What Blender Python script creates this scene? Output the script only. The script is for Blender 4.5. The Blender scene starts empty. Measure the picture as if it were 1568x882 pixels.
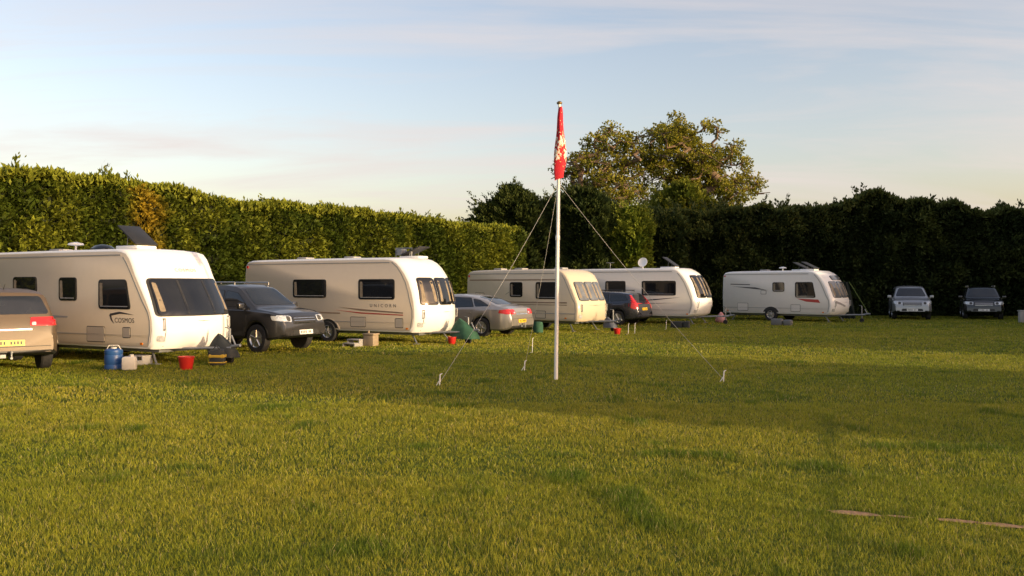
import bpy, bmesh, math, random
import numpy as np
from mathutils import Vector, Matrix
from mathutils.bvhtree import BVHTree
random.seed(7); rng=np.random.default_rng(7)
sc=bpy.context.scene
sc.view_settings.view_transform='Standard'; sc.view_settings.look='None'; sc.view_settings.exposure=0
F=1306.7; HZ=437.0; CH=1.8
SL=0.55; EL=math.radians(9.0)
_n=math.hypot(1,SL); SH=(1/_n,-SL/_n)
S=Vector((SH[0]*math.cos(EL),SH[1]*math.cos(EL),math.sin(EL)))

# ---------------- helpers ----------------
def link(o,parent=None):
    sc.collection.objects.link(o)
    if parent: o.parent=parent
    return o
def empty(name,loc=(0,0,0),d=None):
    o=bpy.data.objects.new(name,None); o.empty_display_size=0.3; o.location=loc
    if d is not None: o.rotation_euler=(0,0,math.atan2(d[1],d[0]))
    return link(o)
def mat(name,col,rough=0.5,metal=0.0,var=0.08,scale=6.0,coat=0.0,bump=0.0,spec=0.5,dirt=0.0):
    m=bpy.data.materials.new(name); m.use_nodes=True; nt=m.node_tree; b=nt.nodes['Principled BSDF']
    tc=nt.nodes.new('ShaderNodeTexCoord'); nz=nt.nodes.new('ShaderNodeTexNoise')
    nz.inputs['Scale'].default_value=scale; nz.inputs['Detail'].default_value=6
    nt.links.new(tc.outputs['Object'],nz.inputs['Vector'])
    mx=nt.nodes.new('ShaderNodeMix'); mx.data_type='RGBA'
    nt.links.new(nz.outputs['Fac'],mx.inputs['Factor'])
    mx.inputs['A'].default_value=tuple(max(0,c*(1-2*var)) for c in col)+(1,)
    mx.inputs['B'].default_value=tuple(min(1,c*(1+2*var)) for c in col)+(1,)
    out=mx.outputs['Result']
    if dirt>0:
        sx=nt.nodes.new('ShaderNodeSeparateXYZ'); nt.links.new(tc.outputs['Object'],sx.inputs[0])
        mr=nt.nodes.new('ShaderNodeMapRange'); mr.inputs['From Min'].default_value=0.3; mr.inputs['From Max'].default_value=1.1
        mr.inputs['To Min'].default_value=dirt; mr.inputs['To Max'].default_value=0.0
        nt.links.new(sx.outputs['Z'],mr.inputs['Value'])
        n2=nt.nodes.new('ShaderNodeTexNoise'); n2.inputs['Scale'].default_value=3; n2.inputs['Detail'].default_value=8
        nt.links.new(tc.outputs['Object'],n2.inputs['Vector'])
        mu=nt.nodes.new('ShaderNodeMath'); mu.operation='MULTIPLY'
        nt.links.new(mr.outputs[0],mu.inputs[0]); nt.links.new(n2.outputs['Fac'],mu.inputs[1])
        m2=nt.nodes.new('ShaderNodeMix'); m2.data_type='RGBA'
        nt.links.new(mu.outputs[0],m2.inputs['Factor']); nt.links.new(out,m2.inputs['A'])
        m2.inputs['B'].default_value=(0.12,0.1,0.07,1); out=m2.outputs['Result']
    nt.links.new(out,b.inputs['Base Color'])
    b.inputs['Roughness'].default_value=rough; b.inputs['Metallic'].default_value=metal
    b.inputs['Coat Weight'].default_value=coat; b.inputs['Coat Roughness'].default_value=0.06
    b.inputs['Specular IOR Level'].default_value=spec
    if bump>0:
        bp=nt.nodes.new('ShaderNodeBump'); bp.inputs['Strength'].default_value=bump; bp.inputs['Distance'].default_value=0.01
        nt.links.new(nz.outputs['Fac'],bp.inputs['Height']); nt.links.new(bp.outputs[0],b.inputs['Normal'])
    return m
def leafmat(name,trans=0.3,rough=0.6,spec=0.15):
    m=bpy.data.materials.new(name); m.use_nodes=True; nt=m.node_tree; nt.nodes.clear()
    o=nt.nodes.new('ShaderNodeOutputMaterial'); a=nt.nodes.new('ShaderNodeAttribute'); a.attribute_name='col'
    p=nt.nodes.new('ShaderNodeBsdfPrincipled'); p.inputs['Roughness'].default_value=rough; p.inputs['Specular IOR Level'].default_value=spec
    t=nt.nodes.new('ShaderNodeBsdfTranslucent'); mx=nt.nodes.new('ShaderNodeMixShader'); mx.inputs[0].default_value=trans
    tc=nt.nodes.new('ShaderNodeTexCoord'); nz=nt.nodes.new('ShaderNodeTexNoise'); nz.inputs['Scale'].default_value=1.7; nz.inputs['Detail'].default_value=3
    nt.links.new(tc.outputs['Object'],nz.inputs['Vector'])
    hs=nt.nodes.new('ShaderNodeHueSaturation')
    mr=nt.nodes.new('ShaderNodeMapRange'); mr.inputs['To Min'].default_value=0.75; mr.inputs['To Max'].default_value=1.25
    nt.links.new(nz.outputs['Fac'],mr.inputs['Value']); nt.links.new(mr.outputs[0],hs.inputs['Value'])
    nt.links.new(a.outputs['Color'],hs.inputs['Color'])
    nt.links.new(hs.outputs[0],p.inputs['Base Color']); nt.links.new(hs.outputs[0],t.inputs['Color'])
    nt.links.new(p.outputs[0],mx.inputs[1]); nt.links.new(t.outputs[0],mx.inputs[2]); nt.links.new(mx.outputs[0],o.inputs[0])
    return m
def npmesh(name,V,Fc,m,col=None,parent=None,smooth=False):
    me=bpy.data.meshes.new(name); V=np.asarray(V,dtype=np.float32); Fc=np.asarray(Fc,dtype=np.int32)
    me.vertices.add(len(V)); me.vertices.foreach_set('co',V.ravel())
    k=Fc.shape[1]; me.loops.add(Fc.size); me.loops.foreach_set('vertex_index',Fc.ravel())
    me.polygons.add(len(Fc)); me.polygons.foreach_set('loop_start',np.arange(0,Fc.size,k,dtype=np.int32))
    if smooth: me.polygons.foreach_set('use_smooth',np.ones(len(Fc),dtype=bool))
    me.update(calc_edges=True)
    if col is not None:
        a=me.attributes.new('col','FLOAT_COLOR','POINT'); c=np.ones((len(V),4),dtype=np.float32); c[:,:3]=col
        a.data.foreach_set('color',c.ravel())
    me.materials.append(m)
    return link(bpy.data.objects.new(name,me),parent)
def _h(i,j,k,s):
    i=i.astype(np.int64); j=j.astype(np.int64); k=k.astype(np.int64)
    h=(i*374761393+j*668265263+k*2147483647+s*974634777)&0xffffffff
    h=((h^(h>>13))*1274126177)&0xffffffff
    h=(h^(h>>16))&0xffff
    return h/65535.0
def vn(x,y,z=None,s=0):
    x=np.asarray(x,float); y=np.asarray(y,float); z=np.zeros_like(x) if z is None else np.asarray(z,float)
    i,j,k=np.floor(x),np.floor(y),np.floor(z); a,b,c=x-i,y-j,z-k
    a=a*a*(3-2*a); b=b*b*(3-2*b); c=c*c*(3-2*c); r=0
    for di in(0,1):
        for dj in(0,1):
            for dk in(0,1):
                w=(a if di else 1-a)*(b if dj else 1-b)*(c if dk else 1-c)
                r=r+w*_h(i+di,j+dj,k+dk,s)
    return r
def bmobj(name,bm,mats,parent=None,ang=35,smooth=True):
    me=bpy.data.meshes.new(name); bmesh.ops.recalc_face_normals(bm,faces=bm.faces); bm.to_mesh(me); bm.free()
    if smooth:
        for p in me.polygons: p.use_smooth=True
        me.set_sharp_from_angle(angle=math.radians(ang))
    for m in (mats if isinstance(mats,(list,tuple)) else [mats]): me.materials.append(m)
    return link(bpy.data.objects.new(name,me),parent)
def b_box(bm,c,s,rot=0,bev=0.0,rx=0,ry=0):
    M=Matrix.Translation(c)@Matrix.Rotation(rot,4,'Z')@Matrix.Rotation(ry,4,'Y')@Matrix.Rotation(rx,4,'X')@Matrix.Diagonal((s[0],s[1],s[2],1))
    r=bmesh.ops.create_cube(bm,size=1.0,matrix=M)
    if bev>0:
        es=set()
        for v in r['verts']: es.update(v.link_edges)
        bmesh.ops.bevel(bm,geom=list(es),offset=bev,segments=2,affect='EDGES',profile=0.5)
def b_tube(bm,p0,p1,r0,r1=None,n=10):
    r1=r0 if r1 is None else r1
    p0,p1=Vector(p0),Vector(p1); d=p1-p0
    q=d.to_track_quat('Z','Y'); M=Matrix.Translation((p0+p1)/2)@q.to_matrix().to_4x4()
    bmesh.ops.create_cone(bm,cap_ends=True,segments=n,radius1=r0,radius2=r1,depth=d.length,matrix=M)
def b_lathe(bm,prof,n=24,M=Matrix.Identity(4)):
    rings=[]
    for r,z in prof:
        rings.append([bm.verts.new(M@Vector((r*math.cos(2*math.pi*i/n),r*math.sin(2*math.pi*i/n),z))) for i in range(n)])
    for a,b in zip(rings,rings[1:]):
        for i in range(n): bm.faces.new((a[i],a[(i+1)%n],b[(i+1)%n],b[i]))
    bm.faces.new(rings[0][::-1]); bm.faces.new(rings[-1])
def rpoly(pts,r,n=4,seg=0.07):
    out=[]; N=len(pts)
    for i in range(N):
        p=Vector(pts[i]); a=Vector(pts[i-1])-p; b=Vector(pts[(i+1)%N])-p
        rr=min(r,a.length*.45,b.length*.45)
        A=p+a.normalized()*rr; B=p+b.normalized()*rr
        for k in range(n+1):
            t=k/n; out.append(A*(1-t)**2+p*2*t*(1-t)+B*t*t)
    res=[]
    for i in range(len(out)):
        a,b=out[i],out[(i+1)%len(out)]; L=(b-a).length; m=max(1,int(L/seg))
        for k in range(m): res.append(a+(b-a)*(k/m))
    return res
def patch(bvh,pts,axis,off,m,parent,name,r=0.03,rings=4,scale=1.0,seg=0.07):
    o=rpoly(pts,r,seg=seg)
    c=Vector((sum(p.x for p in o)/len(o),sum(p.y for p in o)/len(o)))
    o=[c+(p-c)*scale for p in o]
    D={'-y':Vector((0,1,0)),'+y':Vector((0,-1,0)),'+x':Vector((-1,0,0)),'-x':Vector((1,0,0)),'+z':Vector((0,0,-1))}[axis]
    def pr(p,of):
        if axis[1]=='y': q=Vector((p.x,0,p.y))
        elif axis[1]=='x': q=Vector((0,p.x,p.y))
        else: q=Vector((p.x,p.y,0))
        h=bvh.ray_cast(q-D*8,D)
        if h[0] is None:
            h=bvh.find_nearest(q-D*3); 
        loc,nn=h[0],h[1]
        if nn.dot(D)>0: nn=-nn
        return loc+nn*of
    bm=bmesh.new(); cv=bm.verts.new(pr(c,off)); prev=None
    for k in range(1,rings+1):
        ring=[bm.verts.new(pr(c+(p-c)*(k/rings),off)) for p in o]
        n=len(ring)
        for i in range(n):
            if prev is None: bm.faces.new((cv,ring[i],ring[(i+1)%n]))
            else: bm.faces.new((prev[i],ring[i],ring[(i+1)%n],prev[(i+1)%n]))
        prev=ring
    sk=[bm.verts.new(pr(p,-0.004)) for p in o]
    for i in range(len(sk)): bm.faces.new((prev[i],sk[i],sk[(i+1)%len(sk)],prev[(i+1)%len(sk)]))
    return bmobj(name,bm,m,parent,ang=40)
def line(bvh,a,b,axis,m,parent,name,w=0.012,off=0.004):
    a,b=Vector(a),Vector(b); d=(b-a).normalized(); n=Vector((-d.y,d.x))*w/2
    return patch(bvh,[a-n,b-n,b+n,a+n],axis,off,m,parent,name,r=0.002,rings=1,seg=0.1)
def bvh_of(o):
    me=o.data; return BVHTree.FromPolygons([v.co.copy() for v in me.vertices],[tuple(p.vertices) for p in me.polygons])

# ---------------- materials ----------------
M_glass=mat('tinted_glass',(0.012,0.013,0.015),0.05,var=0.3,scale=2,spec=0.6)
M_lglass=mat('glass_pale_reflection',(0.14,0.15,0.16),0.06,var=0.45,scale=3,spec=0.9)  # reflections and curtains behind are put into a pale mottled base colour
M_cglass=mat('car_glass',(0.016,0.019,0.022),0.04,var=0.3,scale=2,spec=0.7)
M_blk=mat('black_plastic',(0.02,0.02,0.02),0.5,var=0.2)
M_rub=mat('tyre_rubber',(0.02,0.02,0.021),0.85,var=0.3,bump=0.3,scale=40)
M_alloy=mat('alloy_metal',(0.55,0.55,0.56),0.3,0.9)
M_steel=mat('galvanised_steel',(0.24,0.25,0.26),0.5,0.6,bump=0.1)
M_red=mat('red_lens',(0.5,0.012,0.01),0.12,coat=0.6)
M_org=mat('orange_lens',(0.75,0.22,0.02),0.15,coat=0.6)
M_clear=mat('headlamp_lens',(0.6,0.62,0.65),0.1,0.3,var=0.3,scale=20,coat=1)
M_plateY=mat('yellow_plate',(0.75,0.5,0.03),0.4); M_plateW=mat('white_plate',(0.75,0.75,0.72),0.4)
M_chrome=mat('chrome_trim',(0.7,0.7,0.7),0.12,1.0)
M_white=mat('white_gelcoat',(0.86,0.855,0.84),0.3,var=0.015,coat=0.3,dirt=0.22)
M_cream=mat('cream_aluminium',(0.62,0.53,0.39),0.38,var=0.02,coat=0.15,dirt=0.3)
M_side=mat('side_panel_shade_tint',(0.60,0.51,0.40),0.36,var=0.02,coat=0.2,dirt=0.25)  # white side paint; dim warm grazing light put into its colour
M_wside=mat('white_side_panel',(0.70,0.66,0.61),0.36,var=0.02,coat=0.2,dirt=0.25)  # white sides again, their weaker light put into a duller base colour
M_greyp=mat('grey_panel',(0.34,0.33,0.32),0.4,var=0.03)
M_gap=mat('panel_gap',(0.05,0.048,0.045),0.7)
M_decal=mat('dark_decal',(0.06,0.055,0.06),0.4); M_decal2=mat('bronze_decal',(0.28,0.2,0.14),0.4); M_decalr=mat('red_decal',(0.45,0.05,0.04),0.4)
M_curt=mat('curtain_fabric',(0.25,0.20,0.14),0.9,scale=12,var=0.25)

# ---------------- world & sun ----------------
w=bpy.data.worlds.new('World'); sc.world=w; w.use_nodes=True; nt=w.node_tree; nt.nodes.clear()
o=nt.nodes.new('ShaderNodeOutputWorld'); bg=nt.nodes.new('ShaderNodeBackground'); bg.inputs[1].default_value=0.15
sk=nt.nodes.new('ShaderNodeTexSky'); sk.sky_type='NISHITA'; sk.sun_disc=False; sk.sun_elevation=EL
sk.sun_rotation=math.atan2(SH[0],SH[1]); sk.air_density=1.0; sk.dust_density=2.8; sk.ozone_density=1.2
tc=nt.nodes.new('ShaderNodeTexCoord'); sx=nt.nodes.new('ShaderNodeSeparateXYZ'); nt.links.new(tc.outputs['Generated'],sx.inputs[0])
def mth(op,a,b=None,v=None):
    n=nt.nodes.new('ShaderNodeMath'); n.operation=op
    for i,q in enumerate((a,b)):
        if q is None: continue
        if isinstance(q,(int,float)): n.inputs[i].default_value=q
        else: nt.links.new(q,n.inputs[i])
    return n.outputs[0]
# camera white balance / exposure gain on the physical sky
gn=nt.nodes.new('ShaderNodeMix'); gn.data_type='RGBA'; gn.blend_type='MULTIPLY'; gn.inputs['Factor'].default_value=1; gn.inputs['B'].default_value=(2.75,2.25,2.15,1)
nt.links.new(sk.outputs[0],gn.inputs['A'])
zz=mth('ADD',mth('MAXIMUM',sx.outputs['Z'],0.0),0.12)
cx=mth('DIVIDE',sx.outputs['X'],zz); cy=mth('DIVIDE',sx.outputs['Y'],zz)
cb=nt.nodes.new('ShaderNodeCombineXYZ'); nt.links.new(mth('MULTIPLY',cx,0.4),cb.inputs[0]); nt.links.new(mth('MULTIPLY',cy,1.2),cb.inputs[1]); cb.inputs[2].default_value=8.4
nz=nt.nodes.new('ShaderNodeTexNoise'); nz.inputs['Scale'].default_value=1.2; nz.inputs['Detail'].default_value=9; nz.inputs['Roughness'].default_value=0.58; nz.inputs['Distortion'].default_value=0.7
nt.links.new(cb.outputs[0],nz.inputs['Vector'])
rp=nt.nodes.new('ShaderNodeMapRange'); rp.inputs['From Min'].default_value=0.43; rp.inputs['From Max'].default_value=0.70; rp.inputs['To Max'].default_value=0.75
nt.links.new(nz.outputs['Fac'],rp.inputs['Value'])
mx=nt.nodes.new('ShaderNodeMix'); mx.data_type='RGBA'; nt.links.new(rp.outputs[0],mx.inputs['Factor']); nt.links.new(gn.outputs['Result'],mx.inputs['A'])
mx.inputs['B'].default_value=(5.7,4.95,4.7,1)
nt.links.new(mx.outputs['Result'],bg.inputs[0]); nt.links.new(bg.outputs[0],o.inputs[0])
sl=bpy.data.lights.new('sun','SUN'); sl.energy=5.0; sl.angle=math.radians(0.5); sl.color=(1.0,0.78,0.46)
so=link(bpy.data.objects.new('sun',sl)); so.rotation_euler=S.to_track_quat('Z','Y').to_euler(); so.location=(60,-40,30)

# ---------------- ground ----------------
def groundmat():
    m=bpy.data.materials.new('lawn_soil'); m.use_nodes=True; nt=m.node_tree; b=nt.nodes['Principled BSDF']
    tc=nt.nodes.new('ShaderNodeTexCoord')
    def nzz(s,d=6):
        n=nt.nodes.new('ShaderNodeTexNoise'); n.inputs['Scale'].default_value=s; n.inputs['Detail'].default_value=d
        nt.links.new(tc.outputs['Object'],n.inputs['Vector']); return n.outputs['Fac']
    cr=nt.nodes.new('ShaderNodeValToRGB'); nt.links.new(nzz(0.5),cr.inputs[0])
    cr.color_ramp.elements[0].position=0.3; cr.color_ramp.elements[0].color=(0.07,0.11,0.014,1)
    cr.color_ramp.elements[1].position=0.7; cr.color_ramp.elements[1].color=(0.12,0.15,0.022,1)
    cr2=nt.nodes.new('ShaderNodeValToRGB'); nt.links.new(nzz(14,8),cr2.inputs[0])
    cr2.color_ramp.elements[0].position=0.35; cr2.color_ramp.elements[0].color=(0.5,0.5,0.5,1); cr2.color_ramp.elements[1].position=0.65
    mx=nt.nodes.new('ShaderNodeMix'); mx.data_type='RGBA'; mx.blend_type='MULTIPLY'; mx.inputs['Factor'].default_value=1
    nt.links.new(cr.outputs[0],mx.inputs['A']); nt.links.new(cr2.outputs[0],mx.inputs['B']); nt.links.new(mx.outputs['Result'],b.inputs['Base Color'])
    b.inputs['Roughness'].default_value=0.95; b.inputs['Specular IOR Level'].default_value=0.1
    bp=nt.nodes.new('ShaderNodeBump'); bp.inputs['Strength'].default_value=0.8; bp.inputs['Distance'].default_value=0.03
    nt.links.new(nzz(25,4),bp.inputs['Height']); nt.links.new(bp.outputs[0],b.inputs['Normal'])
    return m
g=npmesh('ground',[(-900,-900,0),(900,-900,0),(900,900,0),(-900,900,0)],[(0,1,2,3)],groundmat())
M_grass=leafmat('grass_blades',0.35,0.5,0.2)
# worn bare spots: (x,y,half-length,half-depth)
spots=[(2.70,6.72,.19,.075),(3.02,6.62,.10,.035),(3.40,6.50,.15,.05),(3.68,6.38,.17,.06)]
def seg_d(X,Y,a,b,c,e):
    L2=(c-a)**2+(e-b)**2; t=np.clip(((X-a)*(c-a)+(Y-b)*(e-b))/L2,0,1)
    return np.hypot(X-a-t*(c-a),Y-b-t*(e-b))
def spot_f(X,Y):
    d=np.full(X.shape,9.0)
    for (a,b,l,k) in spots: d=np.minimum(d,np.hypot((X-a)/l,((Y-b)+(X-a)*.35)/k))
    return d
def grass_band(d0,d1,dens,hgt,wid):
    area=0.68*(d1*d1-d0*d0)+3*(d1-d0); n=int(area*dens)
    Y=np.sqrt(rng.uniform(d0*d0,d1*d1,n)); X=rng.uniform(-1,1,n)*(0.68*Y+1.5)
    sf=spot_f(X,Y); keep=sf>rng.uniform(0.55,1.15,n)*(.6+.6*vn(X*14,Y*14,s=77)); X=X[keep]; Y=Y[keep]; sf=sf[keep]; n=len(X)
    cl=vn(X*3.0,Y*3.0,s=1); c2=vn(X*0.55,Y*0.55,s=2); c3=vn(X*9,Y*9,s=3); c4=vn(X*0.18,Y*0.18,s=4)
    cg=np.clip((vn(X*1.9,Y*1.9,s=6)-.66)*5,0,1)*np.clip((cl-.35)*3,0,1)
    h=hgt*(0.45+0.45*cl+0.4*c3+.5*cg)*rng.uniform(0.6,1.3,n)*(0.85+0.3*c2)*np.clip(sf*.6,.35,1)
    yaw=rng.uniform(0,2*np.pi,n); lean=rng.uniform(0.1,0.9,n)*h; la=rng.uniform(0,2*np.pi,n)
    wx=np.cos(yaw)*wid*0.5; wy=np.sin(yaw)*wid*0.5
    V=np.zeros((n,3,3)); V[:,0]=np.stack([X-wx,Y-wy,np.full(n,-0.003)],1); V[:,1]=np.stack([X+wx,Y+wy,np.full(n,-0.003)],1)
    V[:,2]=np.stack([X+np.cos(la)*lean,Y+np.sin(la)*lean,h],1)
    base=np.array([0.31,0.345,0.026]); yel=np.array([0.47,0.42,0.045]); drk=np.array([0.13,0.20,0.018]); dry=np.array([0.56,0.46,0.19])
    t=np.clip(0.2+1.0*(c2-0.4)+0.4*(c4-.5)+rng.normal(0,0.2,n),0,1)[:,None]
    u=np.clip(1.3*(cl-0.6)+.7*cg+rng.normal(0,0.16,n),0,1)[:,None]
    C=base*(1-t)+yel*t; C=C*(1-u)+drk*u
    dm=(rng.random(n)<0.03+0.04*c2); C[dm]=dry
    tr=np.minimum(seg_d(X,Y,1.92,5.0,4.25,11.5),seg_d(X,Y,2.9,4.6,4.9,9.5)+.1)+.10*vn(X*3,Y*3,s=90); tf=(np.exp(-(tr/.17)**2)*.5)[:,None]; C=C*(1-tf)+drk*.8*tf; h*=1-.3*tf[:,0]
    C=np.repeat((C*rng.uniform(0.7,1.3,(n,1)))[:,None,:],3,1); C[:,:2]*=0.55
    return V.reshape(-1,3),C.reshape(-1,3)
Vs,Cs=[],[]
for a in [(3.8,8,5400,0.040,0.0052),(8,13,2500,0.040,0.0078),(13,22,800,0.042,0.014),(22,36,280,0.045,0.026),(36,54,110,0.05,0.04)]:
    V,C=grass_band(*a); Vs.append(V); Cs.append(C)
V=np.concatenate(Vs); C=np.concatenate(Cs)
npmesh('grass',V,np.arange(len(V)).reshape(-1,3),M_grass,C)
M_soil=mat('bare_soil',(0.30,0.17,0.085),0.95,var=0.4,scale=18,bump=0.9)
bm=bmesh.new()
for (a,b,l,k) in spots:
    vs=[]
    for i in range(28):
        t=2*math.pi*i/28; r=random.uniform(.85,1.15); vx=l*r*math.cos(t); vs.append(bm.verts.new((a+vx,b-vx*.35+k*r*math.sin(t),0.006)))
    bm.faces.new(vs)
bmobj('soil_patch',bm,M_soil)

# ---------------- foliage ----------------
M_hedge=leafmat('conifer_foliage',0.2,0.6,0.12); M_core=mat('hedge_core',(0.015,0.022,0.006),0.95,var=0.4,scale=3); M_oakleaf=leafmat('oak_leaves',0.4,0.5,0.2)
M_bark=mat('bark',(0.16,0.11,0.07),0.9,var=0.3,scale=8,bump=0.8)
def norm(a): return a/np.maximum(np.linalg.norm(a,axis=1,keepdims=True),1e-6)
def leaves(P,D,ln,wd,C,k=3,jit=0.5):
    P=np.repeat(P,k,0); D=np.repeat(D,k,0); C=np.repeat(C,k,0); ln=np.repeat(ln,k); n=len(P)
    D=norm(D+rng.normal(0,jit,(n,3))); R=norm(np.cross(D,rng.normal(0,1,(n,3)))); ln=ln*rng.uniform(0.6,1.2,n)
    P=P+rng.normal(0,0.05,(n,3)); w=(ln*wd)[:,None]; L=ln[:,None]
    Q=np.stack([P,P+D*L*0.5+R*w,P+D*L,P+D*L*0.5-R*w],1)
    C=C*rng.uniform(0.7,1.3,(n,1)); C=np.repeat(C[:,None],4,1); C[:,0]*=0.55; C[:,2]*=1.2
    return Q.reshape(-1,3),C.reshape(-1,3)
def hedge(name,A,B,nrm,T,hf,dens,base,light,size=0.26,gold=None,back=0.4,amp=0.3,seed=0,tips=2.0,plume=1.0,low=1.0):
    A=np.array(A,float);B=np.array(B,float);L=np.linalg.norm(B-A);d=(B-A)/L;n=np.array(nrm,float);n=n/np.linalg.norm(n)
    par=empty(name,(0,0,0))
    def disp(s,z): 
        return amp*((vn(s*0.9,z*0.35,s=seed)-.5)*1.2+(vn(s*2.3,z*1.6,s=seed+1)-.5)*0.9+(vn(s*5,z*4,s=seed+2)-.5)*0.35)
    def pos(s,z,off): 
        q=A+s[:,None]*d+off[:,None]*n; return np.concatenate([q,z[:,None]],1)
    Vs=[];Cs=[]
    for side,dn in ((0,dens),(1,dens*back)):
        m=int(L*hf(L/2)*dn); s=rng.uniform(0,L,m); H=hf(s); z=H*rng.uniform(0.0,1.0,m)
        inset=0.55*np.clip((z/H-0.82)/0.18,0,1)**2; off=disp(s,z)-inset-rng.exponential(0.07,m)
        if side: off=-T-off
        P=pos(s,z,off); D=np.tile(np.array([n[0],n[1],0.0])*(1 if not side else -1),(m,1)); D[:,2]+=rng.uniform(-0.3,0.9,m)
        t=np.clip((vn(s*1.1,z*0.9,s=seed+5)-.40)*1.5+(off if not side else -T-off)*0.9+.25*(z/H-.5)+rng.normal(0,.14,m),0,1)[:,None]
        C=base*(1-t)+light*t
        if gold is not None:
            gg=np.clip(1-np.abs((s-gold[0])/gold[1]),0,1)*(vn(s*2,z*2,s=9)*.9+.3); gg=np.clip(gg*1.1,0,.8)[:,None]; C=C*(1-gg)+np.array(gold[2])*gg
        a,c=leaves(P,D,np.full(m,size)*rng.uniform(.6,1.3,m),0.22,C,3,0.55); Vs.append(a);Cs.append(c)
    for s0,sg in ((0,-1),(L,1)):
        m=int(T*hf(s0)*dens*0.7); z=rng.uniform(0,1,m)*hf(s0); t=-rng.uniform(0,T,m)
        P=pos(np.full(m,s0)+sg*0.1,z,t); D=np.tile(np.array([d[0]*sg,d[1]*sg,0.3]),(m,1)); a,c=leaves(P,D,np.full(m,size),0.22,np.tile(base,(m,1)),3,.6); Vs.append(a);Cs.append(c)
    m=int(L*T*dens*0.9); s=rng.uniform(0,L,m); t=-rng.uniform(0.1,T-0.1,m); z=hf(s)-rng.exponential(.08,m)
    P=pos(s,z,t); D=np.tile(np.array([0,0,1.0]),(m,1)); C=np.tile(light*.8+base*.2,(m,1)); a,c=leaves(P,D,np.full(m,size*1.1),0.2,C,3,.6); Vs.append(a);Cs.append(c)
    m=int(L*tips); s0=rng.uniform(0,L,m); t0=-rng.uniform(0.3,T-0.2,m); hh=plume*np.minimum(rng.gamma(2.2,0.15,m),.55)*(0.4+1.1*vn(s0*.5,s0*0,s=seed+8))
    lean=rng.normal(0,0.28,(m,2))+np.array([-0.25,0])
    for k in range(14):
        f=k/14; z=hf(s0)-0.12+hh*f; P=pos(s0,z,t0); P[:,:2]+=lean*hh[:,None]*f; P[:,:2]+=rng.normal(0,.14*(1-f)+.02,(m,2))
        D=np.concatenate([lean+rng.normal(0,.7*(1-f)+.15,(m,2)),np.full((m,1),0.8)],1)
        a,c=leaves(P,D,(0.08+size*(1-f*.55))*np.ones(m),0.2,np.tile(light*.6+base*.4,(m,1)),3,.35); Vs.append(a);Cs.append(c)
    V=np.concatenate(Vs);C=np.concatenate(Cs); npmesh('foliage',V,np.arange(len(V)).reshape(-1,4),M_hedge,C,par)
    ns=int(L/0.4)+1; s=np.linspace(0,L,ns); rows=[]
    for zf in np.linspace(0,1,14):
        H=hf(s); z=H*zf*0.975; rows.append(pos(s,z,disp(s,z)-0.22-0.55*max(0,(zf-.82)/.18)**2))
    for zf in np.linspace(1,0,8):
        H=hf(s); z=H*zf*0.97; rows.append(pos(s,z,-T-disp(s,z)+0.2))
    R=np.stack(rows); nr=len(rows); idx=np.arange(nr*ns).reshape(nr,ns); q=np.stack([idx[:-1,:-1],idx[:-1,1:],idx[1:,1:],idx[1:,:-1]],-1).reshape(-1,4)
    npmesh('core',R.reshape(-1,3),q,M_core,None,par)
    return par
G=np.array
def hf_const(h,a=0.25,seed=0):
    return lambda s:h+a*2*(vn(np.asarray(s,float)*.28,np.zeros_like(np.asarray(s,float)),s=seed)-.5)+a*(vn(np.asarray(s,float)*1.1,np.zeros_like(np.asarray(s,float)),s=seed+1)-.5)
A0=(-21.0,18.5); B0=(0.6,47.8)
hedge('conifer_hedge',A0,B0,(0.80,-0.59),1.8,lambda s:5.30-0.010*np.asarray(s,float)+hf_const(0,0.18,31)(s),230,G([0.055,0.080,0.009]),G([0.20,0.22,0.022]),0.21,gold=(13.9,0.8,(0.42,0.29,0.03)),back=.1,amp=.46,seed=11,tips=3.2,plume=1.0)
hedge('conifer_hedge',(7.2,53.0),(34,48.6),(-0.16,-0.987),2.4,lambda s:6.0+0.02*np.asarray(s,float)+hf_const(0,0.5,41)(s)+0.8*np.exp(-((np.asarray(s,float)-14.6)/1.2)**2),190,G([0.030,0.044,0.014]),G([0.09,0.11,0.028]),0.30,back=.1,amp=.95,seed=21,tips=4.5,plume=1.7)
cb_,cl_=G([0.05,0.07,0.012]),G([0.11,0.13,0.02])
hedge('conifer_hedge',(34,-6.2),(34,3.6),(-1,0),1.8,lambda s:7.3-1.5*np.clip((np.asarray(s,float)-7.5)/2.5,0,1)+hf_const(0,.3,51)(s),30,cb_,cl_,.4,seed=33)
hedge('conifer_hedge',(34,10.8),(34,35),(-1,0),1.8,hf_const(5.3,.3,61),22,cb_,cl_,.4,seed=43)
hedge('conifer_hedge',(34.3,35.3),(34.3,47.6),(-1,0),2.2,hf_const(11,.6,71),22,cb_,cl_,.45,seed=53)  # out of view; made this tall to keep the far hedge shaded

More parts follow.
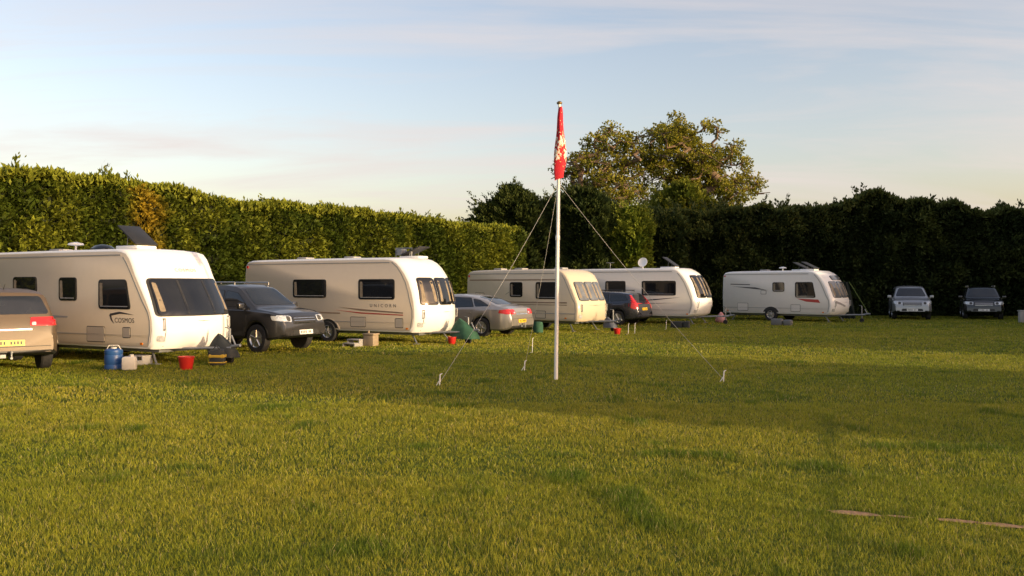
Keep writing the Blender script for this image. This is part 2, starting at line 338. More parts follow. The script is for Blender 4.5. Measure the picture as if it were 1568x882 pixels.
def conifer(name,X,Y,H,R,base,light,n=9000,seed=0,z0=0.0,flat=0.5,size=.3):
    par=empty(name,(X,Y,0)); r=np.random.default_rng(seed)
    z=r.uniform(0.02,1,n)**0.9; th=r.uniform(0,2*np.pi,n)
    prof=lambda z:np.clip((1-z**(2+4*flat)),0,1)**0.6*(0.85+.15*np.sin(z*9))
    def rad(th,z): return R*prof(z)*(0.72+0.5*vn(np.cos(th)*1.8+5,np.sin(th)*1.8+5,z*H*.55,s=seed)+0.42*(vn(np.cos(th)*5+9,np.sin(th)*5+9,z*H*1.6,s=seed+1)-.5))
    rr=rad(th,z)-r.exponential(.12,n); top=H*(0.86+0.24*vn(np.cos(th)*rr*.9+3,np.sin(th)*rr*.9+3,s=seed+4))
    P=np.stack([rr*np.cos(th),rr*np.sin(th),z*top+z0],1); D=np.stack([np.cos(th),np.sin(th),r.uniform(0,1.3,n)],1)
    t=np.clip((vn(P[:,0]*1.3+40,P[:,1]*1.3+40,P[:,2]*1.3,s=seed+2)-.3)*1.4,0,1)[:,None]
    V,C=leaves(P,D,np.full(n,size)*(1+.5*z),0.22,base*(1-t)+light*t,3,.5)
    m=110; th2=r.uniform(0,2*np.pi,m); q=r.uniform(.0,1,m)**.5; Vs=[V];Cs=[C]
    zt=H*(1-0.22*q**3)*(0.86+0.24*vn(np.cos(th2)*q*R*.9+3,np.sin(th2)*q*R*.9+3,s=seed+4))-.3
    hh=np.minimum(r.gamma(2,.28,m),1.1)
    for k in range(14):
        f=k/14; P=np.stack([q*R*.85*np.cos(th2)*(1+.3*f),q*R*.85*np.sin(th2)*(1+.3*f),zt+hh*f],1); P[:,0]-=0.5*f*hh; P[:,:2]+=r.normal(0,.12*(1-f)+.02,(m,2))
        a,c=leaves(P,np.stack([np.cos(th2)*q-.3,np.sin(th2)*q,.8*np.ones(m)],1),(size*1.2*(1-.6*f))*np.ones(m),.2,np.tile(base*.5+light*.5,(m,1)),3,.4); Vs.append(a);Cs.append(c)
    V=np.concatenate(Vs);C=np.concatenate(Cs); npmesh('foliage',V,np.arange(len(V)).reshape(-1,4),M_hedge,C,par)
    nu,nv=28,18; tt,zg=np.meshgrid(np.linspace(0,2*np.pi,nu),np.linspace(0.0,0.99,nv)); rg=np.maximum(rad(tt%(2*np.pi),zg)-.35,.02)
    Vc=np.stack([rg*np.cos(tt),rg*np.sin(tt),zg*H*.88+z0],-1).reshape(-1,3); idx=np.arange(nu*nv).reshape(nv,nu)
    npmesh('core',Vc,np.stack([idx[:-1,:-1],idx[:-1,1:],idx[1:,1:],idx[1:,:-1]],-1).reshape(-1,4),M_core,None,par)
    bm=bmesh.new(); b_tube(bm,(0,0,0),(0,0,H*.7),.18,.06); bmobj('trunk',bm,M_bark,par)
db,dl=G([0.028,0.044,0.013]),G([0.085,0.108,0.024])
conifer('conifer_tree',-0.1,51.5,7.3,2.6,db,dl,11000,101,flat=.9)
conifer('conifer_tree',4.3,51.0,7.2,2.2,db,dl,10000,111,flat=.9)
conifer('conifer_tree',2.2,52.8,7.2,2.0,db,dl,7000,121,flat=.9)
conifer('conifer_tree',-1.9,53.5,5.6,1.6,db,dl,6000,131,flat=.5)
conifer('conifer_tree',9.3,52.2,6.4,1.7,db,dl,6500,141,flat=.6)
conifer('broadleaf_shrub',7.0,50.6,6.3,1.5,G([0.08,0.12,0.014]),G([0.25,0.28,0.03]),7000,151,flat=.5,size=.24)
conifer('broadleaf_shrub',11.5,58,8.2,3.2,G([0.09,0.115,0.014]),G([0.24,0.25,0.03]),8000,161,flat=.6,size=.28)

def oak(name,X,Y,clfun,trunk_h,seed,nleaf=330,ls=.3,hole=.40):
    r=np.random.default_rng(seed); random.seed(seed); par=empty(name,(X,Y,0))
    cl=clfun(r); nodes=[[Vector((0,0,0)),-1]]
    for k in range(1,5): nodes.append([Vector((0.15*math.sin(k*1.3),0.1*math.cos(k),trunk_h*k/4)),k-1])
    order=sorted(range(len(cl)),key=lambda i:(Vector(cl[i][:3])-nodes[4][0]).length)
    tips=[]
    for i in order:
        c=Vector(cl[i][:3]); best=min(range(3,len(nodes)),key=lambda j:(nodes[j][0]-c).length+0.35*max(0,nodes[j][0].z-c.z)+.25*(nodes[j][0]-nodes[4][0]).length)
        p=nodes[best][0]; Ld=(c-p).length; m=max(2,int(Ld/.8)); last=best
        bend=Vector((r.normal(0,.12),r.normal(0,.12),-.12))*Ld
        for k in range(1,m+1):
            t=k/m; q=p.lerp(c,t)+bend*math.sin(math.pi*t)+Vector((r.normal(0,.07),r.normal(0,.07),r.normal(0,.07))); nodes.append([q,last]); last=len(nodes)-1
        tips.append(last)
        for _ in range(4):
            e=c+Vector((r.normal(0,1),r.normal(0,1),r.normal(0,.6)))*cl[i][3]*.6; nodes.append([e,last]); tips.append(len(nodes)-1)
    cnt=[0]*len(nodes)
    for t in tips:
        j=t
        while j!=-1: cnt[j]+=1; j=nodes[j][1]
    bm=bmesh.new()
    for j,(p,pa) in enumerate(nodes):
        if pa<0: continue
        r1=.03*cnt[j]**.5; r0=min(.03*cnt[pa]**.5,r1*1.5+.01)
        if (p-nodes[pa][0]).length>.05: b_tube(bm,nodes[pa][0],p,r0,r1,6)
    bmobj('branches',bm,M_bark,par,ang=60)
    Vs=[];Cs=[]
    for c in cl:
        n=int(nleaf*c[3]**2); u=norm(r.normal(0,1,(n,3))); rr=c[3]*r.uniform(.2,1.12,n)**.65
        P=np.array(c[:3])+u*rr[:,None]*np.array([1,1,.6]); keep=vn(P[:,0]*1.8+50,P[:,1]*1.8+50,P[:,2]*2.2+50,s=seed)>hole; P=P[keep]; u=u[keep]
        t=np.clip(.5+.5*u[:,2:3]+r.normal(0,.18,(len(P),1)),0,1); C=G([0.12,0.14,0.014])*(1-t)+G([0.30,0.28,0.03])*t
        a,cc=leaves(P,u+np.array([0,0,.2]),np.full(len(P),ls),.32,C,2,.8); Vs.append(a);Cs.append(cc)
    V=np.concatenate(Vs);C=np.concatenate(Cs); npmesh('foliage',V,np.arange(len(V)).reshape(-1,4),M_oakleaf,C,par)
def crown(env,n,rmin,rmax,dmin):
    def f(r):
        out=[]; tries=0
        while len(out)<n and tries<9000:
            tries+=1; e=env[r.integers(len(env))]; u=r.normal(0,1,3); u/=np.linalg.norm(u)
            q=r.uniform(.1,1)**.4; p=np.array([e[0]+u[0]*e[3]*q,e[1]+u[1]*e[3]*q,e[2]+u[2]*e[4]*q])
            if all(np.linalg.norm((p-np.array(o[:3]))*np.array([1,1,1.3]))>dmin for o in out): out.append((p[0],p[1],p[2],r.uniform(rmin,rmax)))
        return out
    return f
oak('oak_tree',14.5,70,crown([(-1.2,0,12.9,3.2,2.9),(.8,0,12.2,3.2,3.0),(3.2,0,10.4,2.4,2.7),(-1.0,0,9.8,3.4,2.2)],100,.7,1.2,1.05),6.5,5,230,.23,.39)
oak('oak_tree',7.7,69,crown([(0.3,0,12.3,2.6,2.6),(-1.6,0,11.0,2.3,2.0),(1.8,0,10.8,2.3,2.2),(0,0,9.4,3,1.6)],72,.65,1.1,1.0),6.5,9,190,.22,.41)

# ---------------- wheels ----------------
def wheel(parent,name,x,y,R,wd=.2,side=-1,spokes=5,hub=M_alloy,rr=.62):
    bm=bmesh.new(); M=Matrix.Translation((x,y,R))@Matrix.Rotation(math.pi/2*(1 if side<0 else -1),4,'X')
    h=wd/2
    b_lathe(bm,[(R*rr,-h),(R*.93,-h),(R,-h*.7),(R,h*.7),(R*.93,h),(R*rr,h),(R*rr,h*.2),(0.03,h*.2)],28,M)
    bmobj(name+'_tyre',bm,M_rub,parent)
    bm=bmesh.new()
    b_lathe(bm,[(R*rr*.9,h*.75),(R*rr*1.02,h*1.02),(R*rr*1.02,h*.9),(R*rr*.9,h*.6)],28,M)
    b_lathe(bm,[(R*.16,h*.4),(R*.16,h*.95),(R*.1,h*1.0),(0.005,h*1.0)],14,M)
    for k in range(spokes):
        a=2*math.pi*k/spokes+.3
        p0=M@Vector((R*.1*math.cos(a),R*.1*math.sin(a),h*.85)); p1=M@Vector((R*rr*.97*math.cos(a),R*rr*.97*math.sin(a),h*.85)); b_tube(bm,p0,p1,R*.085,R*.06,6)
    bmobj(name+'_rim',bm,hub,parent)

# ---------------- cars ----------------
def car(name,center,d,P,paint,plateF=M_plateW,zs=1.0):
    e=empty(name,(center[0],center[1],0),d); e.scale=(1,1,zs)
    L,W=P['L'],P['W']; hw=W/2; R=P['R']; top=P['top']; belt=P['belt']; sill=P['sill']; xf,xr=P['xf'],P['xr']
    tx=[t[0] for t in top]; tz=[t[1] for t in top]; bx=[t[0] for t in belt]; bz=[t[1] for t in belt]
    xs=sorted(set([round(v,3) for v in list(np.linspace(-L/2,L/2,40))+tx+[-L/2+.03,-L/2+.08,-L/2+.16,L/2-.03,L/2-.08,L/2-.16]+[xc+R*1.14*math.cos(a) for xc in (xf,xr) for a in np.linspace(0,math.pi,13)]]))
    bm=bmesh.new(); rings=[]; Ra=R*1.14
    for x in xs:
        en=max(0,1-(L/2-abs(x))/.45); w_=hw*(1-.17*en**2.2)
        zb=sill+.10*en**2
        for xc in (xf,xr):
            if abs(x-xc)<Ra: zb=max(zb,R*1.0+math.sqrt(max(0,Ra*Ra-(x-xc)**2))-.0)
        zt=float(np.interp(x,tx,tz)); zbl=min(float(np.interp(x,bx,bz)),zt-.04); zb=min(zb,zbl-.12); gh=zt-zbl; g1=min(1,gh/.3)
        wt=w_*.93-.30*gh-.02
        hs=[(0,zb),(w_*.93,zb),(w_*.985,zb+.05),(w_*1.0,zb+.45*(zbl-zb)),(w_*.985,zb+.78*(zbl-zb)),(w_*.965,zbl-.02),(w_*.93,zbl),((w_*.93+wt)/2,zbl+gh*.5-.02*(1-g1)),(wt+.03*g1,zt-.10*g1-.01),(wt-.03,zt-.035*g1-.004),(wt-.14,zt-.008),(wt*.45,zt+.01),(0,zt+.015)]
        def bx_(z): 
            if abs(x)<L/2-.05: return 0
            return .05*math.exp(-((z-.5)/.16)**2)*(1 if x>0 else -1)
        full=[(y,z) for y,z in hs]+[(-y,z) for y,z in hs[-2:0:-1]]
        rings.append([bm.verts.new((x+bx_(z),y,z)) for y,z in full])
    n=len(rings[0])
    for a,b in zip(rings,rings[1:]):
        for i in range(n):
            f=bm.faces.new((a[i],a[(i+1)%n],b[(i+1)%n],b[i])); 
            if i in (0,n-1): f.material_index=1
            elif P.get('clad') and i in (1,n-2): f.material_index=1
    bm.faces.new(rings[0]); bm.faces.new(rings[-1][::-1])
    body=bmobj('body',bm,[paint,M_blk],e,ang=32); bv=bvh_of(body)
    for sd,ax in ((-1,'-y'),(1,'+y')):
        for k,wn in enumerate(P['side']): 
            patch(bv,wn,ax,.004,M_blk,e,'window_seal',r=.05,scale=1.06); patch(bv,wn,ax,.008,M_cglass,e,'side_window',r=.05)
        for x0 in P['doors']: line(bv,(x0,sill+.12),(x0-.03,P['bz']-.02),ax,M_gap,e,'door_gap')
        line(bv,(P['doors'][0],sill+.1),(P['doors'][-1],sill+.1),ax,M_gap,e,'sill_gap')
        for x0 in P['handles']: patch(bv,[(x0,P['bz']-.13),(x0+.17,P['bz']-.13),(x0+.17,P['bz']-.10),(x0,P['bz']-.10)],ax,.025,paint,e,'door_handle',r=.01,rings=2)
        patch(bv,[(xr+Ra+.05,sill+.02),(xf-Ra-.05,sill+.02),(xf-Ra-.05,sill+.09),(xr+Ra+.05,sill+.09)],ax,.012,M_blk,e,'sill_trim',r=.02)
        if P.get('clad'):
            for xc in (xf,xr):
                for k in range(10):
                    a0,a1=math.radians(14+15.2*k),math.radians(14+15.2*(k+1)); q=lambda a,rr_:(xc+rr_*math.cos(a),R+rr_*math.sin(a))
                    patch(bv,[q(a0,Ra+.01),q(a1,Ra+.01),q(a1,Ra+.07),q(a0,Ra+.07)],ax,.012,M_blk,e,'arch_trim',r=.003,rings=1)
        for nm,xc in (('front_wheel',xf),('rear_wheel',xr)): wheel(e,nm,xc,sd*(hw-.13),R,.22,sd,P.get('sp',5))
        bm=bmesh.new(); mx_=P['mirx']; b_box(bm,(mx_,sd*(hw+.08),P['bz']+.10),(.12,.20,.15),bev=.035); b_box(bm,(mx_,sd*(hw-.02),P['bz']+.03),(.06,.1,.04)); bmobj('mirror',bm,paint,e)
        if P.get('rails'):
            bm=bmesh.new(); zt=P['H']+.05; yy=sd*(hw*.93-.30*(P['H']-P['bz'])-.05); b_tube(bm,(P['rails'][0],yy,zt),(P['rails'][1],yy,zt),.018)
            for q in (0,1): b_tube(bm,(P['rails'][q],yy,zt-.07),(P['rails'][q],yy,zt),.02)
            b_tube(bm,(sum(P['rails'])/2,yy,zt-.07),(sum(P['rails'])/2,yy,zt),.015)
            bmobj('roof_rail',bm,M_alloy if not P.get('blkrail') else M_blk,e)
        lz0,lz1,ly=P['hl']; 
        patch(bv,[(sd*ly,lz0),(sd*(hw*.9),lz0+.03),(sd*(hw*.93),lz1),(sd*(ly-.02),lz1-.02)],'+x',.008,M_clear,e,'headlamp',r=.04,seg=.04)
        patch(bv,[(sd*(ly+.03),lz0+.02),(sd*(ly+.17),lz0+.02),(sd*(ly+.17),lz1-.03),(sd*(ly+.03),lz1-.03)],'+x',.011,M_gap,e,'headlamp_reflector',r=.07,seg=.03)
        patch(bv,[(sd*(hw*.62),.40),(sd*(hw*.78),.40),(sd*(hw*.78),.49),(sd*(hw*.62),.49)],'+x',.008,M_blk,e,'fog_lamp',r=.03,seg=.04)
        a,b,c,dd=P['tl']
        patch(bv,[(sd*c,a),(sd*(hw*.95),a),(sd*(hw*.9),b),(sd*(c+dd),b)],'-x',.010,M_red,e,'tail_lamp',r=.04,seg=.04)
        patch(bv,[(sd*(c+.04),a+.02),(sd*(c+.12),a+.02),(sd*(c+.12),a+.08),(sd*(c+.04),a+.08)],'-x',.014,M_clear,e,'reverse_lamp',r=.02,seg=.03)
        patch(bv,[(-L/2+.03,a),(-L/2+P.get('tls',.28),a+.04),(-L/2+P.get('tls',.28)-.03,b-.02),(-L/2+.08,b)],ax,.010,M_red,e,'tail_lamp_side',r=.03,seg=.04)
        patch(bv,[(L/2-.03,lz0+.02),(L/2-.30,lz0+.05),(L/2-.36,lz1-.01),(L/2-.08,lz1-.02)],ax,.008,M_clear,e,'headlamp_side',r=.03,seg=.04)
    z0,z1,y0,y1=P['ws']; patch(bv,[(-y0,z0),(y0,z0),(y1,z1),(-y1,z1)],'+x',.006,M_cglass,e,'windscreen',r=.08,rings=6)
    z0,z1,y0,y1=P['rw']; patch(bv,[(-y0,z0),(y0,z0),(y1,z1),(-y1,z1)],'-x',.006,M_cglass,e,'rear_window',r=.08,rings=6)
    z0,z1,y0=P['gr']; patch(bv,[(-y0,z0),(y0,z0),(y0,z1),(-y0,z1)],'+x',.008,M_blk,e,'grille',r=.04,rings=3)
    for k in range(3):
        z=z0+(z1-z0)*(k+.5)/3; line(bv,(-y0+.03,z),(y0-.03,z),'+x',M_chrome,e,'grille_bar',w=.014,off=.016)
    patch(bv,[(-hw*.55,sill+.12),(hw*.55,sill+.12),(hw*.5,sill+.24),(-hw*.5,sill+.24)],'+x',.006,M_blk,e,'lower_intake',r=.04,rings=3)
    patch(bv,[(-.26,.46),(.26,.46),(.26,.57),(-.26,.57)],'+x',.02,plateF,e,'front_plate',r=.01,rings=2)
    pz=P['pz']; patch(bv,[(-.26,pz),(.26,pz),(.26,pz+.115),(-.26,pz+.115)],'-x',.018,M_plateY,e,'rear_plate',r=.01,rings=2)
    for k in range(7):
        if k==4: continue
        x0=-.21+k*.06; patch(bv,[(x0,pz+.025),(x0+.032,pz+.025),(x0+.032,pz+.09),(x0,pz+.09)],'-x',.021,M_blk,e,'plate_character',r=.004,rings=1)
        patch(bv,[(x0,.485),(x0+.032,.485),(x0+.032,.545),(x0,.545)],'+x',.023,M_blk,e,'plate_character',r=.004,rings=1)
    vz=P.get('valz',.17); patch(bv,[(-hw*.8,sill+.06),(hw*.8,sill+.06),(hw*.8,sill+vz),(-hw*.8,sill+vz)],'-x',.012,M_blk,e,'rear_valance',r=.04,rings=3)
    line(bv,(-hw*.78,P.get('tg',.64)),(hw*.78,P.get('tg',.64)),'-x',M_gap,e,'tailgate_gap')
    if P.get('chromebar'): line(bv,(-.40,P['chromebar']),(.40,P['chromebar']),'-x',M_chrome,e,'tailgate_trim',w=.035,off=.02)
    bm=bmesh.new(); b_box(bm,(0,0,sill+.12),(L*.8,W*.55,.16)); bmobj('underbody',bm,M_blk,e)
    if P.get('tow'):
        bm=bmesh.new(); b_tube(bm,(-L/2-.14,0,.36),(-L/2-.14,0,.44),.018); b_lathe(bm,[(.005,-.03),(.03,-.02),(.03,.02),(.005,.03)],12,Matrix.Translation((-L/2-.14,0,.46))); b_tube(bm,(-L/2+.1,0,.34),(-L/2-.15,0,.34),.025); b_box(bm,(-L/2-.06,.14,.38),(.05,.1,.07)); bmobj('towball',bm,M_steel,e)
    bm=bmesh.new(); b_tube(bm,(-L/2*.72,0,P['H']-.01),(-L/2*.80,0,P['H']+.1),.006,.004,6); bmobj('aerial',bm,M_blk,e)
    return e
SUV=dict(L=4.5,W=1.9,H=1.73,R=.36,sill=.34,xf=1.37,xr=-1.29,bz=1.08,clad=True,
 top=[(-2.25,.86),(-2.22,1.0),(-2.17,1.12),(-2.02,1.5),(-1.93,1.64),(-1.75,1.70),(-1.2,1.73),(0,1.735),(.35,1.71),(.55,1.65),(1.05,1.30),(1.22,1.17),(1.32,1.12),(1.8,1.06),(2.08,.99),(2.2,.90),(2.25,.78)],
 belt=[(-2.25,1.1),(0,1.09),(1.1,1.07),(2.25,.98)],
 side=[[(.12,1.15),(1.0,1.15),(.55,1.50),(.12,1.57)],[(-.92,1.15),(.02,1.15),(.02,1.57),(-.86,1.58)],[(-1.88,1.2),(-1.04,1.15),(-1.0,1.57),(-1.72,1.54)]],
 doors=[-.95,.07,1.05],handles=[-.85,.18],mirx=.92,rails=(-1.6,.3),hl=(.78,.95,.50),tl=(.82,1.16,.66,.04),ws=(1.2,1.62,.74,.56),rw=(1.17,1.55,.66,.55),gr=(.72,.90,.44),pz=.74,tow=True)
SAL=dict(L=4.83,W=1.86,H=1.49,R=.335,sill=.23,xf=1.45,xr=-1.29,bz=.96,
 top=[(-2.415,.72),(-2.38,.9),(-2.32,1.0),(-2.1,1.06),(-1.85,1.10),(-1.3,1.31),(-.8,1.43),(-.3,1.485),(.2,1.48),(.5,1.40),(1.1,1.08),(1.25,.99),(1.8,.92),(2.2,.8),(2.36,.68),(2.415,.58)],
 belt=[(-2.41,.98),(-1,.98),(1,.93),(2.41,.7)],
 side=[[(.1,1.02),(1.0,1.0),(.5,1.3),(.1,1.37)],[(-.92,1.05),(.0,1.02),(.0,1.38),(-.75,1.36)],[(-1.6,1.08),(-1.0,1.06),(-.86,1.33),(-1.15,1.28)]],
 doors=[-.98,.05,1.0],handles=[-.85,.18],mirx=.85,hl=(.6,.76,.5),tl=(.80,.97,.42,.05),tls=.42,ws=(1.04,1.40,.72,.52),rw=(1.13,1.40,.62,.5),gr=(.56,.70,.4),pz=.50,chromebar=.80,tow=True)
EST=dict(L=4.63,W=1.86,H=1.53,R=.335,sill=.26,xf=1.38,xr=-1.4,bz=.98,
 top=[(-2.315,.75),(-2.29,.95),(-2.2,1.05),(-1.95,1.36),(-1.82,1.45),(-1.4,1.50),(-.3,1.53),(.2,1.52),(.5,1.43),(1.1,1.1),(1.25,1.02),(1.8,.95),(2.15,.84),(2.28,.7),(2.315,.6)],
 belt=[(-2.31,1.04),(-1,1.0),(1,.95),(2.31,.74)],
 side=[[(.1,1.04),(1.0,1.02),(.5,1.34),(.1,1.42)],[(-.9,1.06),(.0,1.04),(.0,1.42),(-.86,1.42)],[(-1.85,1.14),(-1.02,1.08),(-.98,1.41),(-1.7,1.36)]],
 doors=[-.95,.05,1.0],handles=[-.85,.18],mirx=.85,rails=(-1.5,.2),blkrail=True,hl=(.62,.80,.52),tl=(.75,1.36,.68,-.06),ws=(1.06,1.42,.72,.52),rw=(1.08,1.38,.62,.5),gr=(.58,.76,.4),pz=.68)
P_bronze=mat('bronze_car_paint',(0.10,0.07,0.042),0.5,0.15,var=0.03,coat=0.25,dirt=.3)
P_grey=mat('dark_grey_car_paint',(0.035,0.036,0.04),0.3,0.4,var=0.03,coat=0.8,dirt=.4)
P_silver=mat('silver_car_paint',(0.42,0.39,0.36),0.3,0.6,var=0.03,coat=0.7,dirt=.3)
P_navy=mat('navy_car_paint',(0.03,0.035,0.05),0.25,0.4,var=0.03,coat=0.9,dirt=.3)
P_lsil=mat('light_silver_car_paint',(0.36,0.37,0.38),0.3,0.5,var=0.03,coat=0.7,dirt=.3)
P_black=mat('black_car_paint',(0.02,0.021,0.024),0.2,0.3,var=0.03,coat=0.9,dirt=.2)
def nrm2(x,y): q=math.hypot(x,y); return (x/q,y/q)
def place_rear(p,d,L): return (p[0]+d[0]*L/2,p[1]+d[1]*L/2)
S0=dict(SUV); S0.update(tl=(.97,1.15,.36,.03),tls=.40,pz=.58,tg=.56,rw=(1.21,1.58,.74,.60),chromebar=.90,rails=None,valz=.14)
dk=nrm2(-.66,.75); car('parked_car',place_rear((-10.12,17.2),dk,4.5),dk,S0,P_bronze)
df=nrm2(.88,-.475); fr=(-5.62,23.15); car('parked_car',(fr[0]-df[0]*2.25,fr[1]-df[1]*2.25),df,SUV,P_grey,zs=1.06)
ds=nrm2(-.86,.51); car('parked_car',place_rear((.35,30.1),ds,4.83),ds,SAL,P_silver)
dv=nrm2(-.84,.54); car('parked_car',place_rear((6.0,38.6),dv,4.63),dv,EST,P_navy)
S2=dict(SUV); S2['tow']=False; S2['rails']=None
d1=nrm2(-.36,-.93); car('parked_car',(20.85+.36*2.2,44.4+2.1),d1,S2,P_lsil,zs=1.02)
d2=nrm2(-.42,-.9); S3=dict(SUV); S3['tow']=False; car('parked_car',(24.7+.9,44.6+2.0),d2,S3,P_black)

# ---------------- caravans ----------------
def caravan(name,corner,d,C):
    L,W,H=C['L'],C['W'],C['H']; hw=W/2; nl=(-d[1],d[0]); sh=C.get('shift',0)
    cen=(corner[0]+d[0]*(sh-L/2)+nl[0]*hw,corner[1]+d[1]*(sh-L/2)+nl[1]*hw)
    e=empty(name,(cen[0],cen[1],0),d); fp=C['front']; zb=C.get('zb',.36)
    glassf=C.get('fglass',M_glass)
    pts=[(L/2+x,z) for x,z in fp]
    rx=-L/2; rear=[(rx+.30,H-.0),(rx+.12,H-.04),(rx+.03,H-.14),(rx,H-.4),(rx-.02,1.2),(rx,zb)]
    roof=[(x,H+C.get('crown',.02)*math.sin(math.pi*(x+L/2)/L)) for x in np.linspace(pts[-1][0]-.3,rx+.6,8)]
    poly=pts+roof+rear
    ys=[-1,-.985,-.95,-.88,-.7,-.45,-.2,0,.2,.45,.7,.88,.95,.985,1]; ins=[.05,.02,.004,0,0,0,0,0,0,0,0,0,.004,.02,.05]
    bm=bmesh.new(); rings=[]; cz=(H+zb)/2
    for y,i_ in zip(ys,ins):
        rg=[]
        for x,z in poly:
            wgt=max(0,min(1,(x-(L/2-1.6))/1.0)); xx=x-C.get('bulge',.25)*abs(y)**2.4*wgt
            sx_=(1-i_/(L/2)); sz_=(1-i_/((H-zb)/2)); zc=z+C.get('rc',.05)*(1-y*y)*(1 if z>H-.06 else 0)
            rg.append(bm.verts.new((xx*sx_,y*hw,cz+(zc-cz)*sz_)))
        rings.append(rg)
    n=len(poly)
    for k,(a,b) in enumerate(zip(rings,rings[1:])):
        for i in range(n):
            f=bm.faces.new((a[i],b[i],b[(i+1)%n],a[(i+1)%n]))
            f.material_index=1 if (i<len(pts)-1 or i>=n-1) else 0
    f1=bm.faces.new(rings[0]); f2=bm.faces.new(rings[-1][::-1]); f1.material_index=2; f2.material_index=2
    body=bmobj('body',bm,[C['roofm'],C['frontm'],C['sidem']],e,ang=40); bv=bvh_of(body)
    for sd,ax in ((-1,'-y'),(1,'+y')):
        for k,(x0,z0,x1,z1,shh) in enumerate(C['win']):
            q=[(x0,z0),(x1,z0),(x1+shh,z1),(x0+(shh if C.get('par') else 0),z1)]
            patch(bv,q,ax,.012,M_blk,e,'window_frame',r=.09,scale=1.06,rings=2); patch(bv,q,ax,.03,M_glass,e,'side_window',r=.08,rings=3)
            patch(bv,[(x0+.04,z0+.06),(x0+.15,z0+.06),(x0+.13,z1-.06),(x0+.04,z1-.06)],ax,.031,M_curt,e,'curtain',r=.03,rings=2)
            line(bv,(x0+.06,z0+.05),(x1-.06,z0+.05),ax,M_greyp,e,'window_catch_rail',w=.02,off=.034)
        for (x0,z0,x1,z1) in C.get('hatch',[]):
            patch(bv,[(x0,z0),(x1,z0),(x1,z1),(x0,z1)],ax,.006,M_gap,e,'hatch_gap',r=.04,scale=1.0,rings=2)
            patch(bv,[(x0+.018,z0+.018),(x1-.018,z0+.018),(x1-.018,z1-.018),(x0+.018,z1-.018)],ax,.012,C['sidem'],e,'hatch_door',r=.03,rings=2)
        line(bv,(-L/2+.06,zb+.30),(L/2-.25,zb+.30),ax,M_greyp,e,'side_rail',w=.03,off=.012)
        line(bv,(-L/2+.12,H-.12),(L/2+fp[-1][0]-.15,H-.12),ax,M_greyp,e,'awning_rail',w=.03,off=.014)
        ed=[(L/2+x-.10-C.get('bulge',.25)-(.05 if z>1.2 else 0),z) for x,z in fp if z<H-.08 and z>zb+.02]
        for (a,b),(c,dd) in zip(ed,ed[1:]): line(bv,(a,b),(c,dd),ax,M_greyp,e,'front_edge_trim',w=.035,off=.010)
        xw=C['xw']; R=.33
        arc=[(xw+.44*math.cos(t),R+.40*math.sin(t)) for t in np.linspace(.1,math.pi-.1,12)]+[(xw-.44,zb+.015),(xw+.44,zb+.015)]
        patch(bv,arc,ax,.01,C['sidem'],e,'wheel_spat',r=.02,rings=2,scale=1.12)
        patch(bv,arc,ax,.016,M_blk,e,'wheel_arch',r=.02,rings=2)
        wheel(e,'wheel',xw,sd*(hw-.06),R,.2,sd,C.get('sp',6),rr=.6)
        patch(bv,[(L/2-.75,zb+.10),(L/2-.67,zb+.10),(L/2-.67,zb+.15),(L/2-.75,zb+.15)],ax,.02,M_org,e,'side_marker',r=.01,rings=1)
        patch(bv,[(-L/2+.25,zb+.10),(-L/2+.33,zb+.10),(-L/2+.33,zb+.15),(-L/2+.25,zb+.15)],ax,.02,M_org,e,'side_marker',r=.01,rings=1)
        patch(bv,[(-L/2+.1,H-.25),(-L/2+.16,H-.25),(-L/2+.16,H-.17),(-L/2+.1,H-.17)],ax,.02,M_red,e,'marker_lamp',r=.01,rings=1)
    for pg,mm,off in C.get('decal',[]): patch(bv,pg,'-y',off,mm,e,'side_decal',r=.01,rings=2)
    for pg in C['fwin']:
        patch(bv,pg,'+x',.010,M_blk,e,'window_frame',r=.10,scale=1.06,rings=4); patch(bv,pg,'+x',.03,glassf,e,'front_window',r=.10,rings=6)
        w0=pg[0][0]; w1=pg[1][0]; z0=pg[0][1]; z1=pg[2][1]
        if C.get('fcurt',True):
            patch(bv,[(w0+.05,z0+.08),(w0+.16,z0+.08),(w0+.17,z1-.1),(w0+.09,z1-.08)],'+x',.032,M_curt,e,'curtain',r=.03,rings=2)
            patch(bv,[(w1-.16,z0+.08),(w1-.05,z0+.08),(w1-.09,z1-.08),(w1-.17,z1-.1)],'+x',.032,M_curt,e,'curtain',r=.03,rings=2)
    for sx0 in C.get('fsplit',[]): line(bv,(sx0,C['fwin'][0][0][1]+.03),(sx0*.95,C['fwin'][0][2][1]-.03),'+x',M_blk,e,'window_divider',w=.05,off=.036)
    for pg,mm in C.get('fdecal',[]): patch(bv,pg,'+x',.012,mm,e,'front_trim',r=.05,rings=4)
    fx=lambda z:np.interp(z,[q[1] for q in fp],[q[0] for q in fp])+L/2-C.get('bulge',.25)*.62
    for sd in (-1,1):
        patch(bv,[(sd*(hw*.80),.52),(sd*(hw*.93),.54),(sd*(hw*.93),.68),(sd*(hw*.80),.66)],'+x',.012,M_clear,e,'road_lamp',r=.04,rings=2)
        bm=bmesh.new(); y_=sd*hw*.83; b_tube(bm,(fx(.80)+.05,y_,.80),(fx(1.05)+.07,y_,1.05),.016); b_tube(bm,(fx(.80)-.05,y_,.80),(fx(.80)+.05,y_,.80),.016); b_tube(bm,(fx(1.05)-.05,y_,1.05),(fx(1.05)+.07,y_,1.05),.016); bmobj('grab_handle',bm,M_greyp,e)
    line(bv,(-hw*.8,zb+.62),(hw*.8,zb+.62),'+x',M_gap,e,'locker_gap',w=.014,off=.004)
    line(bv,(-hw*.8,zb+.06),(-hw*.8,zb+.62),'+x',M_gap,e,'locker_gap',w=.014,off=.004)
